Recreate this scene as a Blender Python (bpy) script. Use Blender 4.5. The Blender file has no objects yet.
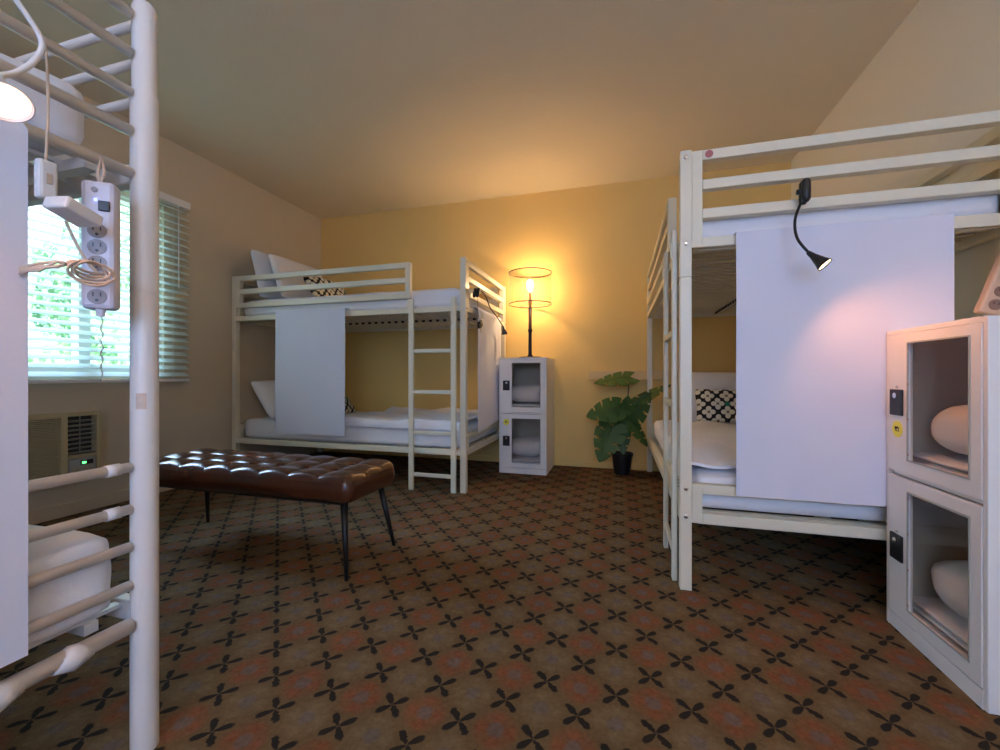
import bpy, bmesh, math, random
from mathutils import Vector, Matrix, noise
random.seed(7)
C = bpy.context.scene
COL = C.collection
R = math.radians
PI = math.pi

# ------------------------------------------------------------------ helpers
class MB:
    """collects shapes and links them as one mesh object"""
    def __init__(s): s.bm = bmesh.new()
    def box(s, x0, x1, y0, y1, z0, z1, M=None):
        vs = [s.bm.verts.new((x, y, z)) for x in (x0, x1) for y in (y0, y1) for z in (z0, z1)]
        for f in ((0,1,3,2),(4,6,7,5),(0,4,5,1),(2,3,7,6),(0,2,6,4),(1,5,7,3)):
            s.bm.faces.new([vs[i] for i in f])
        if M is not None:
            for v in vs: v.co = M @ v.co
        return s
    def tube(s, pts, r, n=12, cap=True, closed=False):
        pts = [Vector(p) for p in pts]
        rs = r if isinstance(r, (list, tuple)) else [r]*len(pts)
        rings = []; up = None
        for i, p in enumerate(pts):
            if closed: t = (pts[(i+1) % len(pts)] - pts[i-1])
            else: t = (pts[min(i+1, len(pts)-1)] - pts[max(i-1, 0)])
            t = t.normalized() if t.length > 1e-9 else Vector((0,0,1))
            if up is None:
                up = Vector((0,0,1)) if abs(t.z) < .9 else Vector((1,0,0))
            a = (up - t*up.dot(t))
            a = a.normalized() if a.length > 1e-6 else t.orthogonal().normalized()
            up = a; b = t.cross(a)
            rings.append([s.bm.verts.new(p + (a*math.cos(2*PI*k/n) + b*math.sin(2*PI*k/n))*rs[i]) for k in range(n)])
        m = len(rings)
        for i in range(m if closed else m-1):
            A, B = rings[i], rings[(i+1) % m]
            for k in range(n):
                s.bm.faces.new((A[k], A[(k+1) % n], B[(k+1) % n], B[k]))
        if cap and not closed:
            s.bm.faces.new(rings[0][::-1]); s.bm.faces.new(rings[-1])
        return s
    def lathe(s, prof, cx=0, cy=0, n=32, M=None):
        rings = []
        for r, z in prof:
            rings.append([s.bm.verts.new((cx + r*math.cos(2*PI*k/n), cy + r*math.sin(2*PI*k/n), z)) for k in range(n)])
        for A, B in zip(rings, rings[1:]):
            for k in range(n):
                s.bm.faces.new((A[k], A[(k+1) % n], B[(k+1) % n], B[k]))
        s.bm.faces.new(rings[0][::-1]); s.bm.faces.new(rings[-1])
        if M is not None:
            for rg in rings:
                for v in rg: v.co = M @ v.co
        return s
    def grid(s, fn, nu, nv):
        V = [[s.bm.verts.new(fn(i/nu, j/nv)) for j in range(nv+1)] for i in range(nu+1)]
        for i in range(nu):
            for j in range(nv):
                s.bm.faces.new((V[i][j], V[i+1][j], V[i+1][j+1], V[i][j+1]))
        return s
    def poly(s, pts):
        s.bm.faces.new([s.bm.verts.new(p) for p in pts]); return s
    def build(s, name, m, parent=None, smooth=False, bevel=0, solid=0, sub=0, offset=0, es=False):
        bmesh.ops.remove_doubles(s.bm, verts=s.bm.verts, dist=1e-6)
        bmesh.ops.recalc_face_normals(s.bm, faces=s.bm.faces)
        me = bpy.data.meshes.new(name); s.bm.to_mesh(me); s.bm.free()
        me.materials.append(m)
        o = bpy.data.objects.new(name, me); COL.objects.link(o)
        if parent: o.parent = parent
        if smooth:
            for p in me.polygons: p.use_smooth = True
        if solid:
            q = o.modifiers.new('s', 'SOLIDIFY'); q.thickness = solid; q.offset = offset
        if bevel:
            q = o.modifiers.new('b', 'BEVEL'); q.width = bevel; q.segments = 2; q.limit_method = 'ANGLE'
        if smooth and (solid or es):
            q = o.modifiers.new('e', 'EDGE_SPLIT'); q.split_angle = R(50)
        if sub:
            q = o.modifiers.new('u', 'SUBSURF'); q.levels = sub; q.render_levels = sub
        return o

def tag(o, label, cat, group=None):
    o['label'] = label; o['category'] = cat
    if group: o['group'] = group
    return o
def thing(name, label, cat, loc=(0,0,0), rz=0, group=None):
    o = bpy.data.objects.new(name, None); COL.objects.link(o)
    o.location = loc; o.rotation_euler = (0, 0, rz); o.empty_display_size = .1
    return tag(o, label, cat, group)
def struct(o): o['kind'] = 'structure'; return o

# ------------------------------------------------------------------ materials
class NT:
    def __init__(s, name):
        s.m = bpy.data.materials.new(name); s.m.use_nodes = True
        s.t = s.m.node_tree; s.b = s.t.nodes['Principled BSDF']; s.out = s.t.nodes['Material Output']
    def n(s, typ, **kw):
        x = s.t.nodes.new(typ)
        for k, v in kw.items(): setattr(x, k, v)
        return x
    def l(s, a, b): s.t.links.new(a, b)
    def mth(s, op, a, b=None, c=None):
        x = s.n('ShaderNodeMath', operation=op)
        for i, v in enumerate((a, b, c)):
            if v is None: continue
            if isinstance(v, (int, float)): x.inputs[i].default_value = v
            else: s.l(v, x.inputs[i])
        return x.outputs[0]
    def mix(s, f, a, b):
        x = s.n('ShaderNodeMix', data_type='RGBA')
        for i, v in ((0, f), (6, a), (7, b)):
            if isinstance(v, (int, float)): x.inputs[i].default_value = v
            elif isinstance(v, tuple): x.inputs[i].default_value = (*v, 1)
            else: s.l(v, x.inputs[i])
        return x.outputs[2]
    def step(s, v, e0, e1):   # 1 below e0, 0 above e1
        x = s.n('ShaderNodeMapRange', interpolation_type='SMOOTHSTEP')
        s.l(v, x.inputs[0]); x.inputs[1].default_value = e0; x.inputs[2].default_value = e1
        x.inputs[3].default_value = 1; x.inputs[4].default_value = 0
        return x.outputs[0]
    def xyz(s, kind='Object'):
        tc = s.n('ShaderNodeTexCoord'); sp = s.n('ShaderNodeSeparateXYZ'); s.l(tc.outputs[kind], sp.inputs[0])
        return tc.outputs[kind], sp.outputs
    def noise(s, vec, scale, detail=3, rough=.5):
        x = s.n('ShaderNodeTexNoise'); s.l(vec, x.inputs['Vector'])
        x.inputs['Scale'].default_value = scale; x.inputs['Detail'].default_value = detail
        x.inputs['Roughness'].default_value = rough
        return x.outputs['Fac']
    def bump(s, h, strength, dist):
        x = s.n('ShaderNodeBump'); s.l(h, x.inputs['Height'])
        x.inputs['Strength'].default_value = strength; x.inputs['Distance'].default_value = dist
        s.l(x.outputs[0], s.b.inputs['Normal'])

def mat(name, col, rough=.5, metal=0, var=.06, vscale=6, bump=0, bscale=60, bdist=.002, coat=0, sheen=0, spec=None):
    k = NT(name); vec, _ = k.xyz()
    nz = k.noise(vec, vscale)
    dark = tuple(c*(1-var) for c in col); lite = tuple(min(1, c*(1+var)) for c in col)
    k.l(k.mix(nz, dark, lite), k.b.inputs['Base Color'])
    k.b.inputs['Roughness'].default_value = rough; k.b.inputs['Metallic'].default_value = metal
    if coat: k.b.inputs['Coat Weight'].default_value = coat
    if sheen: k.b.inputs['Sheen Weight'].default_value = sheen
    if spec is not None: k.b.inputs['Specular IOR Level'].default_value = spec
    if bump: k.bump(k.noise(vec, bscale, 4), bump, bdist)
    return k.m

def glow(name, col, strength):
    k = NT(name); k.b.inputs['Base Color'].default_value = (*col, 1)
    k.b.inputs['Emission Color'].default_value = (*col, 1)
    k.b.inputs['Emission Strength'].default_value = strength
    return k.m

def glass(name, tint=(.95, .97, .97), refl=.12, rough=.03):
    k = NT(name)
    tr = k.n('ShaderNodeBsdfTransparent'); tr.inputs[0].default_value = (*tint, 1)
    gl = k.n('ShaderNodeBsdfGlossy'); gl.inputs['Roughness'].default_value = rough
    fr = k.n('ShaderNodeLayerWeight'); fr.inputs[0].default_value = .15
    mx = k.n('ShaderNodeMixShader')
    k.l(k.mth('MULTIPLY_ADD', fr.outputs['Facing'], refl, .015), mx.inputs[0])
    k.l(tr.outputs[0], mx.inputs[1]); k.l(gl.outputs[0], mx.inputs[2]); k.l(mx.outputs[0], k.out.inputs[0])
    return k.m

WM = mat('white_enamel', (.74, .69, .53), .38, var=.03)
WM2 = mat('white_enamel_round', (.70, .68, .66), .35, var=.06, vscale=9)
YW = mat('yellow_paint', (.79, .54, .18), .75, var=.05, vscale=2.2, bump=.25, bscale=90)
LW = mat('beige_paint', (.58, .49, .35), .8, var=.05, vscale=2, bump=.25, bscale=90)
RW = mat('cream_paint', (.86, .80, .66), .8, var=.03, vscale=2, bump=.2, bscale=90)
CE = mat('ceiling_paint', (.74, .65, .48), .85, var=.05, vscale=1.6, bump=.35, bscale=55, bdist=.003)
FAB = mat('white_cotton', (.80, .80, .83), .9, var=.03, vscale=8, bump=.35, bscale=45, bdist=.004, sheen=.2)
SHEET = mat('privacy_cloth', (.68, .70, .80), .9, var=.025, vscale=3, bump=.2, bscale=220, bdist=.001, sheen=.2)
TRIM = mat('trim_paint', (.70, .48, .19), .5, var=.04)
WHT = mat('white_trim', (.78, .77, .74), .5, var=.03)
LOCK = mat('locker_enamel', (.80, .78, .74), .4, var=.03)
LOCKIN = mat('locker_inside_shade', (.55, .50, .42), .6, var=.05)  # locker white darkened and browned, interior shade put into the colour
GAP = mat('dark_gap', (.05, .045, .04), .8)
BLK = mat('black_plastic', (.012, .012, .013), .38)
BLKM = mat('black_metal', (.02, .018, .016), .45, metal=.4)
CHR = mat('chrome', (.75, .75, .74), .25, metal=1)
BRZ = mat('dark_bronze', (.035, .02, .03), .35, metal=.6)
BRS = mat('aged_brass', (.35, .22, .10), .4, metal=.8)
LEA = mat('brown_leather', (.062, .019, .008), .26, var=.3, vscale=5, bump=.3, bscale=70, bdist=.0015, coat=.3)
LEG = mat('green_leaf', (.050, .115, .022), .4, var=.35, vscale=14)
STEM = mat('green_stem', (.07, .10, .03), .5)
SOIL = mat('potting_soil', (.05, .035, .02), .95, var=.3, vscale=60)
ACB = mat('aged_beige_plastic', (.48, .40, .22), .5, var=.08)
ACD = mat('dark_duct', (.03, .024, .018), .7)
PNL = mat('grey_panel', (.40, .40, .34), .45)
CABLE = mat('cream_cable', (.62, .48, .36), .5)
STRIPM = mat('power_strip_plastic', (.62, .60, .68), .45, var=.03)
STRIPT = mat('tan_power_strip_plastic', (.50, .38, .27), .45, var=.03)
DISC = mat('outlet_face', (.30, .27, .28), .5)
DISCT = mat('outlet_face_brown', (.20, .13, .10), .5)
YEL = mat('yellow_sticker', (.85, .80, .08), .5)
PINK = mat('pink_sticker', (.42, .12, .12), .5)
TAN = mat('old_tape', (.60, .48, .40), .7, var=.2, vscale=90)
def blind_mat():
    k = NT('blind_slat_white'); k.b.inputs['Base Color'].default_value = (.88, .90, .88, 1); k.b.inputs['Roughness'].default_value = .5
    tl_ = k.n('ShaderNodeBsdfTranslucent'); tl_.inputs[0].default_value = (.80, .92, .90, 1)
    mx = k.n('ShaderNodeMixShader'); mx.inputs[0].default_value = .6
    k.l(k.b.outputs[0], mx.inputs[1]); k.l(tl_.outputs[0], mx.inputs[2]); k.l(mx.outputs[0], k.out.inputs[0])
    return k.m
BLIND = blind_mat()
GLS = glass('window_glass')
GLS2 = glass('locker_pane', (.93, .91, .88), .10)
BULB = glow('lamp_filament_glow', (1.0, .72, .38), 14)
_nt = BULB.node_tree; _o = _nt.nodes['Material Output']; _p = _nt.nodes['Principled BSDF']
_t = _nt.nodes.new('ShaderNodeBsdfTransparent'); _m = _nt.nodes.new('ShaderNodeMixShader'); _m.inputs[0].default_value = .35
_nt.links.new(_t.outputs[0], _m.inputs[1]); _nt.links.new(_p.outputs[0], _m.inputs[2]); _nt.links.new(_m.outputs[0], _o.inputs[0])
LED = glow('lamp_disc_glow', (1.0, .66, .36), 9)
LED2 = glow('lamp_disc_glow_bright', (1.0, .60, .38), 1.9)
GLED = glow('green_display', (.15, 1.0, .25), 1.5)
BLED = glow('blue_indicator', (.15, .2, 1.0), 3)

def mesh_shade():
    k = NT('wire_mesh_shade'); vec, s = k.xyz()
    ang = k.mth('ARCTAN2', s[1], s[0])
    a = k.mth('ABSOLUTE', k.mth('SUBTRACT', k.mth('FRACT', k.mth('MULTIPLY', ang, 140/(2*PI))), .5))
    z = k.mth('ABSOLUTE', k.mth('SUBTRACT', k.mth('FRACT', k.mth('MULTIPLY', s[2], 110)), .5))
    w = k.mth('MAXIMUM', k.step(a, .06, .12), k.step(z, .06, .12))
    tr = k.n('ShaderNodeBsdfTransparent'); mx = k.n('ShaderNodeMixShader')
    k.b.inputs['Base Color'].default_value = (.30, .17, .08, 1); k.b.inputs['Roughness'].default_value = .5
    k.l(w, mx.inputs[0]); k.l(tr.outputs[0], mx.inputs[1]); k.l(k.b.outputs[0], mx.inputs[2]); k.l(mx.outputs[0], k.out.inputs[0])
    return k.m
MESH = mesh_shade()

def carpet():
    k = NT('patterned_carpet'); vec, s = k.xyz()
    u = k.mth('DIVIDE', k.mth('ADD', s[0], .010), .177)
    v = k.mth('DIVIDE', k.mth('SUBTRACT', s[1], 1.102), .1835)
    wob = k.mth('MULTIPLY', k.mth('SUBTRACT', k.noise(vec, 90, 3), .5), .12)
    p = k.mth('ADD', k.mth('ADD', u, v), wob); q = k.mth('SUBTRACT', u, v)
    def wrap(x): return k.mth('SUBTRACT', k.mth('FRACT', k.mth('ADD', x, 40.5)), .5)
    dp, dq = wrap(p), wrap(q); ap, aq = k.mth('ABSOLUTE', dp), k.mth('ABSOLUTE', dq)
    def petal(a, b):
        e1 = k.mth('DIVIDE', k.mth('SUBTRACT', a, .175), .145); e2 = k.mth('DIVIDE', b, k.mth('MULTIPLY_ADD', a, .13, .034))
        return k.mth('ADD', k.mth('MULTIPLY', e1, e1), k.mth('MULTIPLY', e2, e2))
    cross = k.step(k.mth('MINIMUM', petal(ap, aq), petal(aq, ap)), .9, 1.7)
    fp, fq = k.mth('ADD', p, 40), k.mth('ADD', q, 40)
    a = k.mth('SUBTRACT', k.mth('FRACT', fp), .5); b = k.mth('SUBTRACT', k.mth('FRACT', fq), .5)
    r = k.mth('SQRT', k.mth('ADD', k.mth('MULTIPLY', a, a), k.mth('MULTIPLY', b, b)))
    par = k.mth('MODULO', k.mth('ADD', k.mth('FLOOR', fp), k.mth('FLOOR', fq)), 2.0)   # 0 red, 1 grey
    par = k.mth('ROUND', par)
    ang = k.mth('ARCTAN2', k.mth('SUBTRACT', a, b), k.mth('ADD', a, b))
    lob = k.mth('COSINE', k.mth('MULTIPLY', ang, 4))
    rw = k.mth('ADD', r, k.mth('MULTIPLY', k.mth('SUBTRACT', k.noise(vec, 55, 3), .5), .10))
    ring = k.mth('MULTIPLY', k.step(rw, .30, .48), k.mth('MULTIPLY_ADD', lob, .22, .62))
    cen = k.step(rw, .10, .20)
    nz = k.noise(vec, 9, 3); nf = k.noise(vec, 420, 2, .7)
    nm = k.noise(vec, 75, 3, .6); nm = k.mth('ADD', k.mth('MULTIPLY', k.mth('SUBTRACT', nm, .5), 2.2), k.mth('MULTIPLY', nz, 1.0))
    base = k.mix(nm, (.150, .090, .034), (.225, .140, .058))
    red = k.mix(nm, (.24, .062, .022), (.34, .115, .045))
    olive = k.mix(nm, (.20, .135, .062), (.29, .205, .105))
    grey = k.mix(nm, (.13, .105, .09), (.22, .175, .155))
    c = k.mix(ring, base, k.mix(par, red, olive))
    c = k.mix(k.mth('MULTIPLY', cen, .8), c, grey)
    c = k.mix(k.mth('MULTIPLY', cross, .96), c, (.010, .011, .010))
    c = k.mix(k.mth('MULTIPLY', nf, .72), c, (.022, .016, .011))
    k.l(c, k.b.inputs['Base Color']); k.b.inputs['Roughness'].default_value = .95
    k.b.inputs['Specular IOR Level'].default_value = .15
    k.bump(nf, .6, .004)
    return k.m
CARPET = carpet()

def cushion_print():
    k = NT('flower_print_cotton'); vec, s = k.xyz()
    u = k.mth('MULTIPLY', s[0], 8.2); v = k.mth('MULTIPLY', s[1], 8.2)
    def wrap(x): return k.mth('SUBTRACT', k.mth('FRACT', k.mth('ADD', x, 20.5)), .5)
    def flower(du, dv):
        au, av = k.mth('ABSOLUTE', du), k.mth('ABSOLUTE', dv)
        e = []
        for (x, y) in ((au, av), (av, au)):
            t = k.mth('SUBTRACT', x, .21)
            e.append(k.mth('SQRT', k.mth('ADD', k.mth('MULTIPLY', t, t), k.mth('MULTIPLY', y, k.mth('MULTIPLY', y, 1.1)))))
        return k.mth('MINIMUM', e[0], e[1]), k.mth('SQRT', k.mth('ADD', k.mth('MULTIPLY', du, du), k.mth('MULTIPLY', dv, dv)))
    f1, r1 = flower(wrap(u), wrap(v))
    f2, r2 = flower(wrap(k.mth('ADD', u, .5)), wrap(k.mth('ADD', v, .5)))
    f = k.mth('MINIMUM', f1, f2); r = k.mth('MINIMUM', r1, r2)
    c = k.mix(k.step(f, .142, .160), (.012, .011, .013), (.80, .78, .68))
    c = k.mix(k.step(r, .05, .07), c, (.20, .13, .07))
    gx = wrap(k.mth('ADD', k.mth('MULTIPLY', u, .5), .25)); gy = wrap(k.mth('MULTIPLY', v, .5))
    gr = k.mth('SQRT', k.mth('ADD', k.mth('MULTIPLY', gx, gx), k.mth('MULTIPLY', gy, gy)))
    c = k.mix(k.step(gr, .07, .085), c, (.03, .25, .14))
    k.l(c, k.b.inputs['Base Color']); k.b.inputs['Roughness'].default_value = .9
    return k.m
PRINT = cushion_print()

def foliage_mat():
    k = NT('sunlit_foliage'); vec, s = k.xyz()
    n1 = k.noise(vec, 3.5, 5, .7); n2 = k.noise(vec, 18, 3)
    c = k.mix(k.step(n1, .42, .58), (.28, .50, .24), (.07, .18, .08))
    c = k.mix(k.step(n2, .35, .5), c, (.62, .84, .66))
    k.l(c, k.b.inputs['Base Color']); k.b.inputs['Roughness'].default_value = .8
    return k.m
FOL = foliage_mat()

# ------------------------------------------------------------------ room
XL, XR, YB, YF, H = -3.08, 1.285, 3.77, -1.70, 2.485
T = .12
struct(MB().box(XL-T, XR+T, YF-T, YB+T, -.10, 0).build('floor', CARPET))
struct(MB().box(XL-T, XR+T, YF-T, YB+T, H, H+.10).build('ceiling', CE))
struct(MB().box(XL-T, XR+T, YB, YB+T, 0, H).build('wall_back', YW))
struct(MB().box(XR, XR+T, YF, YB, 0, H).build('wall_right', RW))
WY0, WY1, WZ0, WZ1 = 1.30, 2.165, .82, 2.00
def wall_with_hole(name, m, fixed0, fixed1, axis, a0, a1, h0, h1, z0, z1):
    k = MB()
    def bx(p0, p1, q0, q1):
        if axis == 'x': k.box(fixed0, fixed1, p0, p1, q0, q1)
        else: k.box(p0, p1, fixed0, fixed1, q0, q1)
    bx(a0, h0, 0, H); bx(h1, a1, 0, H); bx(h0, h1, 0, z0); bx(h0, h1, z1, H)
    return struct(k.build(name, m))
wall_with_hole('wall_left', LW, XL-T, XL, 'x', YF, YB, WY0, WY1, WZ0, WZ1)
FX0, FX1 = -.65, 1.10
wall_with_hole('wall_front', LW, YF-T, YF, 'y', XL-T, XR+T, FX0, FX1, .75, 2.15)

def window(name, axis, at, a0, a1, z0, z1):
    k = MB(); w = .05
    def bx(p0, p1, q0, q1, d0=.0, d1=.07):
        if axis == 'x': k.box(at-d1, at-d0, p0, p1, q0, q1)
        else: k.box(p0, p1, at-d1, at-d0, q0, q1)
    bx(a0, a0+w, z0, z1); bx(a1-w, a1, z0, z1); bx(a0+w, a1-w, z0, z0+w); bx(a0+w, a1-w, z1-w, z1)
    m = (a0+a1)/2; bx(m-.03, m+.03, z0+w, z1-w)
    o = struct(k.build(name, WHT, bevel=.004))
    g = MB()
    if axis == 'x': g.box(at-.04, at-.035, a0+w, a1-w, z0+w, z1-w)
    else: g.box(a0+w, a1-w, at-.04, at-.035, z0+w, z1-w)
    g.build('window_pane', GLS, o)
    return o
window('window_1', 'x', XL-.03, WY0, WY1, WZ0, WZ1)
window('added_front_window', 'y', YF-.03, FX0, FX1, .75, 2.15)  # unseen window added behind the camera to let the blue fill in
k = MB(); k.box(XL, XL+.014, YF, YB, 0, .075)
struct(k.build('baseboard_left', LW, bevel=.003))
struct(MB().box(XL+.014, XR, YB-.012, YB, 0, .05).build('baseboard_back', YW, bevel=.003))
# painted raceway strip on the yellow wall
k = MB(); k.box(-.265, 1.28, YB-.022, YB-.001, .786, .852); k.box(-.265, 1.28, YB-.030, YB-.001, .775, .787)
struct(k.build('trim_1', TRIM, bevel=.003))

# ------------------------------------------------------------------ venetian blind
bl = thing('venetian_blind', 'white horizontal slat blind hanging over the window on the left wall', 'blind', (XL, 1.765, 2.05))
bl_w = .545
MB().box(.004, .062, -bl_w, bl_w, -.03, .022).build('headrail', WHT, bl, bevel=.004)
k = MB(); z = -.055; nsl = 0
while z > -1.255:
    M = Matrix.Translation((.034, 0, z)) @ Matrix.Rotation(R(30), 4, 'Y')
    k.box(-.026, .026, -bl_w+.004, bl_w-.004, -.0012, .0012, M); z -= .049
k.build('slats', BLIND, bl)
MB().box(.012, .056, -bl_w+.004, bl_w-.004, -1.282, -1.262).build('bottom_rail', WHT, bl, bevel=.003)
for y in (-.42, .0, .42):
    MB().tube([(.060, y, -.03), (.060, y, -1.265)], .0012, 6).build('ladder_cord', WHT, bl)
    
k = MB()
pts = []
for i in range(60):
    t = i/59; pts.append((.068+.003*math.sin(i*2.1), -.005+.008*math.sin(i*1.7), -.03-1.25*t))
k.tube(pts, .0035, 6).build('pull_cord', WHT, bl)
MB().tube([(.072, .45, -.03), (.074, .45, -.62)], .0035, 8).build('tilt_wand', WHT, bl)

# outside the window: hedge and lawn
def blob(name, cx, cy, cz, rx, ry, rz, seed, label):
    k = MB(); bmesh.ops.create_icosphere(k.bm, subdivisions=5, radius=1)
    for v in k.bm.verts:
        n = noise.noise(v.co*2.2 + Vector((seed, 0, 0)))*.35 + noise.noise(v.co*9 + Vector((0, seed, 0)))*.14
        v.co = Vector((v.co.x*rx, v.co.y*ry, v.co.z*rz))*(1+n)
    o = k.build(name, FOL); o.location = (cx, cy, cz)
    tag(o, label, 'bush'); return o
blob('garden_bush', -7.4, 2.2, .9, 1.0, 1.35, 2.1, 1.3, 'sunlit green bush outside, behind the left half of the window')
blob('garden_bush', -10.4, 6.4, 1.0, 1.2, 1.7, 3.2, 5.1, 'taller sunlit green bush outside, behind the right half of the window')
struct(MB().box(-16, XL-T-.02, -6, 14, -.5, -.35).build('ground_outside', mat('garden_ground', (.30, .34, .20), .9, var=.2)))

# ------------------------------------------------------------------ air conditioner in the left wall
ac = thing('air_conditioner', 'old beige through-wall air conditioner below the window blind', 'air conditioner', (XL, 1.475, .40))
k = MB(); d = .055
w, hh = .29, .20
k.box(-.02, d, -w, w, hh-.022, hh); k.box(-.02, d, -w, w, -hh, -hh+.022)
k.box(-.02, d, -w, -w+.02, -hh+.022, hh-.022); k.box(-.02, d, w-.022, w, -hh+.022, hh-.022)
k.box(-.02, d, .100, .132, -hh+.022, hh-.022); k.box(-.02, d, .132, w-.022, -.068, -.05)
k.box(-.02, d-.006, .132, w-.022, -hh+.022, -.165)
k.build('housing', ACB, ac, bevel=.003)
k = MB(); n = 34
for i in range(n):
    z = -hh+.028+i*(2*hh-.056)/(n-1); k.box(.02, d-.004, -w+.02, .100, z-.0032, z+.0032)
k.build('intake_grille', ACB, ac)
k = MB()
for i in range(8):
    z = -.038+i*.0262; M = Matrix.Translation((.03, 0, z)) @ Matrix.Rotation(R(-22), 4, 'Y')
    k.box(-.016, .016, .134, w-.024, -.0016, .0016, M)
k.box(.014, .018, .205, .209, -.05, .178)
k.build('outlet_louvre', PNL, ac)
MB().box(-.01, .008, -w+.02, w-.022, -hh+.022, hh-.022).build('duct_back', ACD, ac)
cp = MB().box(.012, d-.002, .136, w-.026, -.160, -.072).build('control_panel', PNL, ac, bevel=.003)
MB().box(d-.002, d+.001, .190, w-.04, -.110, -.084).build('display_window', BLK, cp)
MB().box(d+.001, d+.002, .196, .216, -.104, -.092).build('display_digits', GLED, cp)
for y in (.150, .163, .176, .21, .235):
    MB().box(d-.002, d+.002, y, y+.008, -.142, -.126).build('button', ACB, cp, bevel=.001)

# ------------------------------------------------------------------ square tube bunk bed
def bar(k, p, q, w=.019, up=None):
    """square bar between two axis aligned points"""
    x0, x1 = sorted((p[0], q[0])); y0, y1 = sorted((p[1], q[1])); z0, z1 = sorted((p[2], q[2]))
    if x1-x0 < 1e-6: x0 -= w; x1 += w
    if y1-y0 < 1e-6: y0 -= w; y1 += w
    if z1-z0 < 1e-6: z0 -= w; z1 += w
    k.box(x0, x1, y0, y1, z0, z1)

def square_bunk(label, loc, rz, dz):
    t = thing('bunk_bed', label, 'bunk bed', loc, rz)
    hl, hw, p = 1.025, .525, .0205
    top = 1.628+dz
    for sx in (-1, 1):
        for sy in (-1, 1):
            x, y = sx*(hl-p), sy*(hw-p)
            k = MB(); k.box(x-p, x+p, y-p, y+p, 0, 1.184); k.box(x-p, x+p, y-p, y+p, 1.187, top)
            k.box(x-p+.002, x+p-.002, y-p+.002, y+p-.002, 1.183, 1.188)
            o = k.build('post', WM, t, bevel=.004)
            for z in (.28, .385, 1.275+dz, 1.6+dz):
                MB().lathe([(.001, 0), (.008, 0), (.008, .003), (.004, .005), (.001, .005)], n=12,
                           M=Matrix.Translation((x+sx*p, y, z)) @ Matrix.Rotation(PI/2*sx, 4, 'Y')).build('bolt', CHR, o)
    yi = hw-2*p
    for sx in (-1, 1):
        x = sx*(hl-p)
        k = MB()
        for z in (1.603+dz, 1.493+dz, 1.384+dz, 1.276+dz): bar(k, (x, -yi+.037, z), (x, yi-.037, z), .0185)
        for sy in (-1, 1): bar(k, (x, sy*(yi-.0185), 1.2575+dz), (x, sy*(yi-.0185), top-.006), .0185)
        k.build('end_guard', WM, t, bevel=.003)
        k = MB()
        for z in (.385, .276): bar(k, (x, -yi+.037, z), (x, yi-.037, z), .0185)
        for sy in (-1, 1): bar(k, (x, sy*(yi-.0185), .2575), (x, sy*(yi-.0185), .4035), .0185)
        k.build('lower_end_frame', WM, t, bevel=.003)
    xi = hl-2*p
    for sy in (-1, 1):
        for z in (.276, 1.276+dz):
            k = MB(); bar(k, (-xi, sy*(hw-p), z), (xi, sy*(hw-p), z), .0195); k.build('side_rail', WM, t, bevel=.003)
    for sy, x1 in ((-1, .599), (1, .955)):
        k = MB(); y = sy*(hw-p)
        for z in (1.604+dz, 1.497+dz, 1.384+dz): bar(k, (-.955, y, z), (x1-.038, y, z), .0195)
        for x in (-.965, x1-.0195): bar(k, (x, y, 1.3645+dz), (x, y, 1.6235+dz), .0195)
        # tabs down to the bed rail
        for x in (-.965, x1-.0195): k.box(x-.008, x+.008, y-.006, y+.006, 1.29+dz, 1.365+dz)
        k.build('guard_rail', WM, t, bevel=.003)
    # ladder
    yl = -hw-.021
    lad = MB()
    for x in (.618, .941):
        lad.box(x-.019, x+.019, yl-.0, yl+.020, .0, 1.355+dz)
    lad = lad.build('ladder', WM, t, bevel=.004)
    for z in (.112, .407, .696, .984):
        MB().box(.637, .922, yl+.001, yl+.019, z-.014, z+.014).build('rung', WM, lad, bevel=.005)
    for x in (.618, .941):
        k = MB(); k.box(x-.012, x+.012, yl-.004, -hw+.045, 1.296+dz, 1.304+dz); k.box(x-.012, x+.012, yl-.004, yl, 1.24+dz, 1.296+dz)
        k.build('ladder_hook', WM, lad)
    # slat decks
    for zt in (.285, 1.285+dz):
        k = MB(); n = 30
        for i in range(n):
            x = -.94+1.88*i/(n-1); k.box(x-.012, x+.012, -yi+.002, yi-.002, zt-.004, zt+.002)
        for y in (0,): k.box(-xi+.002, xi-.002, y-.012, y+.012, zt-.026, zt-.004)
        k.build('slat_deck', WM, t)
    clip = MB().box(-.013, .013, -.020, .020, -.012, .006).build('slat_clip', BLK, t, bevel=.003)
    clip.location = (-.94+1.88*.5/29, 0, 1.272+dz)
    for i in range(1, 29):
        c = clip.copy(); COL.objects.link(c); c.parent = t; c.location = (-.94+1.88*(i+.5)/29, 0, 1.272+dz)
    return t
LBX, LBY = -2.045, 3.215
RBX, RBY = .744, 2.737
square_bunk('white metal bunk bed in the far left corner, its ladder facing the room', (LBX, LBY, 0), 0, 0)
square_bunk('white metal bunk bed along the right wall, its open end facing the camera', (RBX, RBY, 0), -PI/2, .037)

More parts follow.
